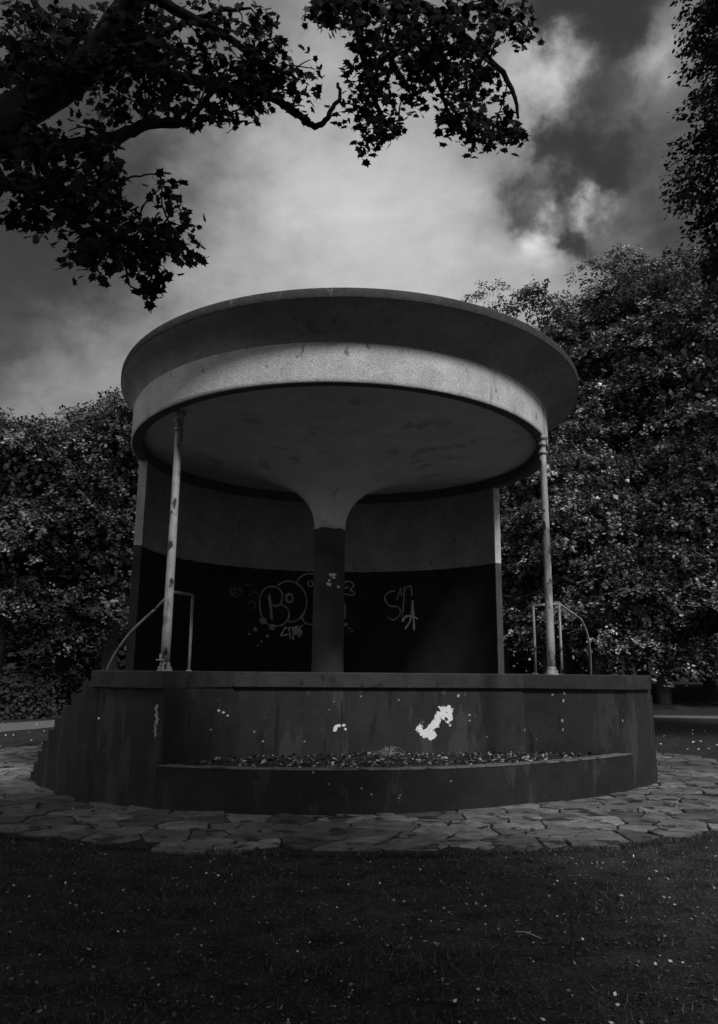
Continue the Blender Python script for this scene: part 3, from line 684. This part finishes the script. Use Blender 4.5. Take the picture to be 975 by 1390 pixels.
def grow(c):
    arr = np.array([tuple(q) for q in NP]); d = np.linalg.norm(arr-np.array(c), axis=1); j = int(d.argmin()); a = NP[j]
    L = (c-a).length
    if L > .05:
        mid = (a+c)/2+Vector((random.uniform(-1, 1), random.uniform(-1, 1), random.uniform(0, 1)))*L*.12
        p = smoothpts([a, mid, c], 3); tw.tube(p, [.0075-.0006*i for i in range(len(p))], 5, cap=False)
        NP.extend(p[2::2])
def clump(c, n, rad, tgt=(LP, LN)):
    for _ in range(n):
        d = Vector((random.gauss(0, 1), random.gauss(0, 1), random.gauss(0, .75))); d = d.normalized()*rad*random.uniform(.25, 1)
        tgt[0].append(tuple(c+d+Vector((0, 0, -.02)))); tgt[1].append((d.x*2+random.gauss(0, .6), d.y*2+random.gauss(0, .6)-.8, .45+random.gauss(0, .55)))
for poly, dep, cnt in areas:
    x0, x1 = min(p[0] for p in poly), max(p[0] for p in poly); y0, y1 = min(p[1] for p in poly), max(p[1] for p in poly); k = 0; got = []; cnt = int(cnt*(.92 if cnt in (90, 40, 175, 85) else 1.05))
    while k < cnt:
        q = (random.uniform(x0, x1), random.uniform(y0, y1))
        if not inside(q, poly): continue
        k += 1; c = W(q[0], q[1], dep+random.gauss(0, .28)); got.append(c)
    got.sort(key=lambda c: min((c-n).length for n in NP[::7]))
    for c in got:
        grow(c); clump(c, random.randint(7, 12), .14)
tag(tw.build('twigs', m_bark, ot), kind='stuff')
P = np.array(LP); Nn = np.array(LN)
np_mesh('leaves', leaves(P, Nn, RNG.uniform(.045, .09, len(P)), MAPLE, .1), len(MAPLE), m_near, ot, attr=tone(len(P), .6, 1.5))
# the rest of its crown, above and behind the viewer, whose shade falls on the foreground
P = np.stack([RNG.uniform(-12, 5.5, 26000), RNG.uniform(-6.5, 3.6, 26000), RNG.uniform(6.0, 10.5, 26000)], 1)
keep = (np.sin(P[:, 0]*1.3)*np.sin(P[:, 1]*1.1+1)+np.sin(P[:, 2]*1.7)*.5 > -.75) & (P[:, 1] < 2.2-(6.0-P[:, 2])*.55)
P = P[keep]
np_mesh('crown', leaves(P-np.array(O), np.array([0, 0, 1.])+RNG.normal(0, .5, P.shape), RNG.uniform(.2, .42, len(P))), 4, m_near, ot, attr=tone(len(P), .6, 1.4))

# ------------------------------------------------------------------ small stuff on the ground
def off_paving(P): return np.hypot(P[:, 0]-BC[0], P[:, 1]-BC[1]) > 7.32
n = 190000
t_ = RNG.uniform(0, 1, n)**1.5; Y = 2.3+t_*9.5; X = RNG.uniform(-1, 1, n)*(Y*.5+1.6)
P = np.stack([X, Y, np.zeros(n)], 1)
aE_ = RNG.uniform(-2.6, -.5, 16000); rE_ = 7.27+RNG.normal(0, .05, 16000); PE = np.stack([BC[0]+rE_*np.cos(aE_), BC[1]+rE_*np.sin(aE_), np.full(16000, .01)], 1)
P = P[off_paving(P) & ((.8*np.sin(X*2.1+1+np.sin(Y*3))*np.sin(Y*2.7+np.sin(X*2))+.6*np.sin(X*7+Y*3)*np.sin(Y*9-X*4)+RNG.uniform(-1, 1, n)) > .1)]
P = np.concatenate([P, PE]); k = len(P); h = RNG.uniform(.01, .042, k)*(1+.5*np.sin(P[:, 0]*4)*np.sin(P[:, 1]*5)); a = RNG.uniform(0, 2*PI, k); w = RNG.uniform(.002, .005, k)
u = np.stack([np.cos(a), np.sin(a), 0*a], 1); tip = P+np.stack([RNG.normal(0, .7, k)*h, RNG.normal(0, .7, k)*h, h], 1)
V1 = np.stack([P-u*w[:, None], P+u*w[:, None], tip], 1).reshape(-1, 3)
tag(np_mesh('grass', V1, 3, m_grass, attr=RNG.uniform(0, 1, k)**2*2.6+.4), 'short sparse grass growing over the dark foreground', 'grass', kind='stuff')
n = 14000; t_ = RNG.uniform(0, 1, n)**1.3; Y = 2.3+t_*11; X = RNG.uniform(-1, 1, n)*(Y*.5+1.6); P = np.stack([X, Y, np.full(n, .012)], 1); P[~off_paving(P), 2] = .036
r_ = np.hypot(P[:, 0]-BC[0], P[:, 1]-BC[1]); P = P[(r_ > 7.3) | ((RNG.uniform(0, 1, n) < .3) & (r_ > 5.3))]
tag(np_mesh('fallen_leaves', leaves(P, np.array([0, 0, 1.])+RNG.normal(0, .35, P.shape), RNG.uniform(.008, .034, len(P))), 4, m_litter, attr=RNG.uniform(0, 1, len(P))**3*3+.2), 'dead leaves and twigs littering the grass and paving', 'leaf litter', kind='stuff')
n = 330; Y = np.concatenate([RNG.uniform(3, 8.5, 230), RNG.uniform(11, 26, 700)]); X = np.concatenate([RNG.uniform(-1, 1, 230)*4.5, RNG.uniform(-1, 1, 700)*14]); P = np.stack([X, Y, np.full(len(X), .03)], 1)
P = P[off_paving(P)]
tag(np_mesh('petals', leaves(P, np.array([0, -.2, 1.])+RNG.normal(0, .3, P.shape), np.where(P[:, 1] > 10, .06, RNG.uniform(.012, .03, len(P)))), 4, m_petal), 'scattered white daisies and petals on the grass', 'daisies', kind='stuff')
# litter in the planter
P = []
while len(P) < 2000:
    a = random.uniform(aC, aD); r = random.uniform(-2.2, -.16); q = outl(a, r)
    # inside if in front of the stage wall
    def side(p, s, e): return (e[0]-s[0])*(p[1]-s[1])-(e[1]-s[1])*(p[0]-s[0])
    if side(q, Aa, Bb) < 0 and side(q, Cc, Aa) < 0 and side(q, Bb, Dd) < 0.0:
        back = 1 if q[1] > 11.2 else .4
        P.append((q[0], q[1], 0.473+random.uniform(0, .015)+.022*back*max(0, math.sin(q[0]*2.3+1)*.5+math.sin(q[0]*5.1)*.3+.4)*random.random()))
P = np.array(P)
tag(np_mesh('leaf_litter', leaves(P, np.array([0, -.25, 1.])+RNG.normal(0, .5, P.shape), RNG.uniform(.015, .085, len(P))), 4, m_litter, attr=RNG.uniform(0, 1, len(P))**7*4+.1), 'dead leaves heaped in the curved planter below the stage', 'leaf litter', kind='stuff')
# grass tuft in the planter
c = at(527, 1024, y=11.75); mb = MB()
for k in range(34):
    a = random.uniform(0, 2*PI); L = random.uniform(.05, .3); h = random.uniform(.05, .16)
    p = [Vector((0, 0, 0)), Vector((math.cos(a)*L*.4, math.sin(a)*L*.25, h)), Vector((math.cos(a)*L, math.sin(a)*L*.6, h*random.uniform(.1, .9)))]
    mb.tube(smoothpts(p, 3), [.003-.0003*i for i in range(7)], 4, cap=False)
tf = mb.build('grass_tuft', M('dry_grass', .3, .8, .2, 9, 0)); tf.location = (c.x, c.y, .48); tag(tf, 'pale wiry tuft of grass growing in the planter litter', 'grass tuft')
mb = MB()
c1 = at(715, 1268, z=.03); mb.tube([c1+Vector((-.06, .05, 0)), c1+Vector((0, .01, .01)), c1+Vector((.05, -.04, 0)), c1+Vector((.075, -.08, 0))], .003, 5)
mb.tube([c1, c1+Vector((.03, .03, .01))], .002, 4)
tag(mb.build('twig', M('pale_twig', .4, .8, .2, 9, 0)), 'pale forked twig lying on the dark grass at lower right', 'twig')

# ------------------------------------------------------------------ light
SUN_EL, SUN_AZ = R(44), R(32)       # azimuth measured to the right of straight behind the viewer
sd = Vector((math.sin(SUN_AZ)*math.cos(SUN_EL), -math.cos(SUN_AZ)*math.cos(SUN_EL), math.sin(SUN_EL)))
sl = bpy.data.lights.new('sun', 'SUN'); sl.energy = 2.1; sl.angle = R(10); sl.color = (1, 1, 1)
so = bpy.data.objects.new('sun', sl); COL.objects.link(so); so.rotation_euler = (-sd).to_track_quat('-Z', 'Y').to_euler()
w = bpy.data.worlds.new('World'); S.world = w; w.use_nodes = True; nt = w.node_tree; N = nt.nodes; L = nt.links
sky = N.new('ShaderNodeTexSky'); sky.sky_type = 'NISHITA'; sky.sun_disc = False; sky.sun_elevation = SUN_EL; sky.sun_rotation = math.atan2(sd.x, sd.y)
bw = N.new('ShaderNodeRGBToBW'); L.new(sky.outputs[0], bw.inputs[0])
tc = N.new('ShaderNodeTexCoord')
def mth(op, a, b=None, c=None, clamp=False):
    n = N.new('ShaderNodeMath'); n.operation = op; n.use_clamp = clamp
    for i, v in enumerate((a, b, c)):
        if v is None: continue
        if isinstance(v, (int, float)): n.inputs[i].default_value = v
        else: L.new(v, n.inputs[i])
    return n.outputs[0]
# cloud layer: project the direction on a plane overhead so clouds flatten toward the horizon
nrmz = N.new('ShaderNodeVectorMath'); nrmz.operation = 'NORMALIZE'; L.new(tc.outputs['Generated'], nrmz.inputs[0]); DIR = nrmz.outputs[0]
def noise(scale, detail, rough, dist=0, off=(0, 0, 0), st=(1, 1, 1.6)):
    mp = N.new('ShaderNodeMapping'); mp.inputs['Location'].default_value = off; mp.inputs['Scale'].default_value = st; L.new(DIR, mp.inputs[0])
    n = N.new('ShaderNodeTexNoise'); n.inputs['Scale'].default_value = scale; n.inputs['Detail'].default_value = detail; n.inputs['Roughness'].default_value = rough; n.inputs['Distortion'].default_value = dist
    L.new(mp.outputs[0], n.inputs['Vector']); return n.outputs['Fac']
n1 = noise(2.6, 9, .52, .3, (3.1, 1.2, .4)); n2 = noise(8, 9, .6, .5, (.3, 5.2, 1)); n3 = noise(22, 9, .62, .4, (1.3, 2.2, 1))
# warp the lookup direction so that patches have cloudy edges
wv = N.new('ShaderNodeTexNoise'); wv.inputs['Scale'].default_value = 9; wv.inputs['Detail'].default_value = 6; L.new(DIR, wv.inputs['Vector'])
sub = N.new('ShaderNodeVectorMath'); sub.operation = 'SUBTRACT'; L.new(wv.outputs['Color'], sub.inputs[0]); sub.inputs[1].default_value = (.5, .5, .5)
scl = N.new('ShaderNodeVectorMath'); scl.operation = 'SCALE'; L.new(sub.outputs[0], scl.inputs[0]); scl.inputs['Scale'].default_value = .12
add = N.new('ShaderNodeVectorMath'); add.operation = 'ADD'; L.new(DIR, add.inputs[0]); L.new(scl.outputs[0], add.inputs[1])
wv2 = N.new('ShaderNodeTexNoise'); wv2.inputs['Scale'].default_value = 26; wv2.inputs['Detail'].default_value = 8; wv2.inputs['Roughness'].default_value = .6; L.new(DIR, wv2.inputs['Vector'])
sub2 = N.new('ShaderNodeVectorMath'); sub2.operation = 'SUBTRACT'; L.new(wv2.outputs['Color'], sub2.inputs[0]); sub2.inputs[1].default_value = (.5, .5, .5)
scl2 = N.new('ShaderNodeVectorMath'); scl2.operation = 'SCALE'; L.new(sub2.outputs[0], scl2.inputs[0]); scl2.inputs['Scale'].default_value = .07
add2 = N.new('ShaderNodeVectorMath'); add2.operation = 'ADD'; L.new(add.outputs[0], add2.inputs[0]); L.new(scl2.outputs[0], add2.inputs[1])
WD = add2.outputs[0]
def blob(px, py, rad, amp):      # soft patch of cloud round one direction of the sky, rad in radians
    d = ray(px, py).normalized()
    ds = N.new('ShaderNodeVectorMath'); ds.operation = 'DISTANCE'; L.new(WD, ds.inputs[0]); ds.inputs[1].default_value = d
    q = mth('DIVIDE', ds.outputs['Value'], rad); q = mth('MULTIPLY', q, q); q = mth('MULTIPLY', q, -1.0)
    return mth('MULTIPLY', mth('EXPONENT', q), amp)
base = mth('MULTIPLY_ADD', n1, 2.3, -.35)
for b in ((520, 380, .30, 1.6), (600, 300, .16, .9), (400, 210, .08, .8), (70, 510, .10, 1.1), (30, 430, .09, -.8), (735, 105, .035, 2.4), (885, 90, .038, 2.2), (740, 303, .022, 2.0), (745, 335, .035, 1.4), (822, 280, .016, 2.0), (800, 265, .02, .8), (690, 330, .05, .6), (330, 330, .16, .5),
          (690, 95, .05, .9), (445, 75, .05, .6), (40, 360, .18, -1.0), (150, 350, .1, -.7), (100, 60, .25, -.6), (900, 220, .15, -.9), (760, 30, .07, -1.1), (740, 240, .07, -1.1), (775, 205, .028, -1.6), (825, 215, .028, -1.6), (730, 205, .02, -1.4), (790, 250, .03, -1.3), (710, 270, .022, -1.0), (796, 322, .017, -2.0), (745, 20, .03, -1.3), (850, 45, .03, -1.4), (840, 150, .06, -.6), (850, 20, .06, -.7), (640, 260, .05, -.2), (930, 330, .06, -.5), (430, 90, .07, -.3)):
    base = mth('ADD', base, blob(*b))
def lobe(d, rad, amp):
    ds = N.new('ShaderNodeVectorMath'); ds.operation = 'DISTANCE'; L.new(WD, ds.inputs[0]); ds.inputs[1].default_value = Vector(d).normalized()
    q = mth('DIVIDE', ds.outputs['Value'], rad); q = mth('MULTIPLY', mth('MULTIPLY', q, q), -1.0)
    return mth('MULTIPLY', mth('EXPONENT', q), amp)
base = mth('ADD', base, lobe((-.75, -.55, .38), .55, 3.2))      # unseen bright sky added behind-left of the viewer to light the wall end
det = mth('ADD', mth('MULTIPLY_ADD', n2, 1.9, -.95), mth('MULTIPLY_ADD', n3, .9, -.45))
base = mth('ADD', base, det)
base = mth('MULTIPLY', mth('LOGARITHM', mth('ADD', mth('EXPONENT', mth('MULTIPLY', base, 3.0)), 1.6), math.e), .36)
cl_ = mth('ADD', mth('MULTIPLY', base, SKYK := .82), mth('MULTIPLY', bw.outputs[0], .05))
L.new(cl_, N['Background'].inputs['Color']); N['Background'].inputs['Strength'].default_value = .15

S.view_settings.view_transform = 'Standard'; S.view_settings.look = 'None'; S.view_settings.gamma = 1; S.view_settings.exposure = .35
S.render.engine = 'CYCLES'; S.cycles.max_bounces = 6
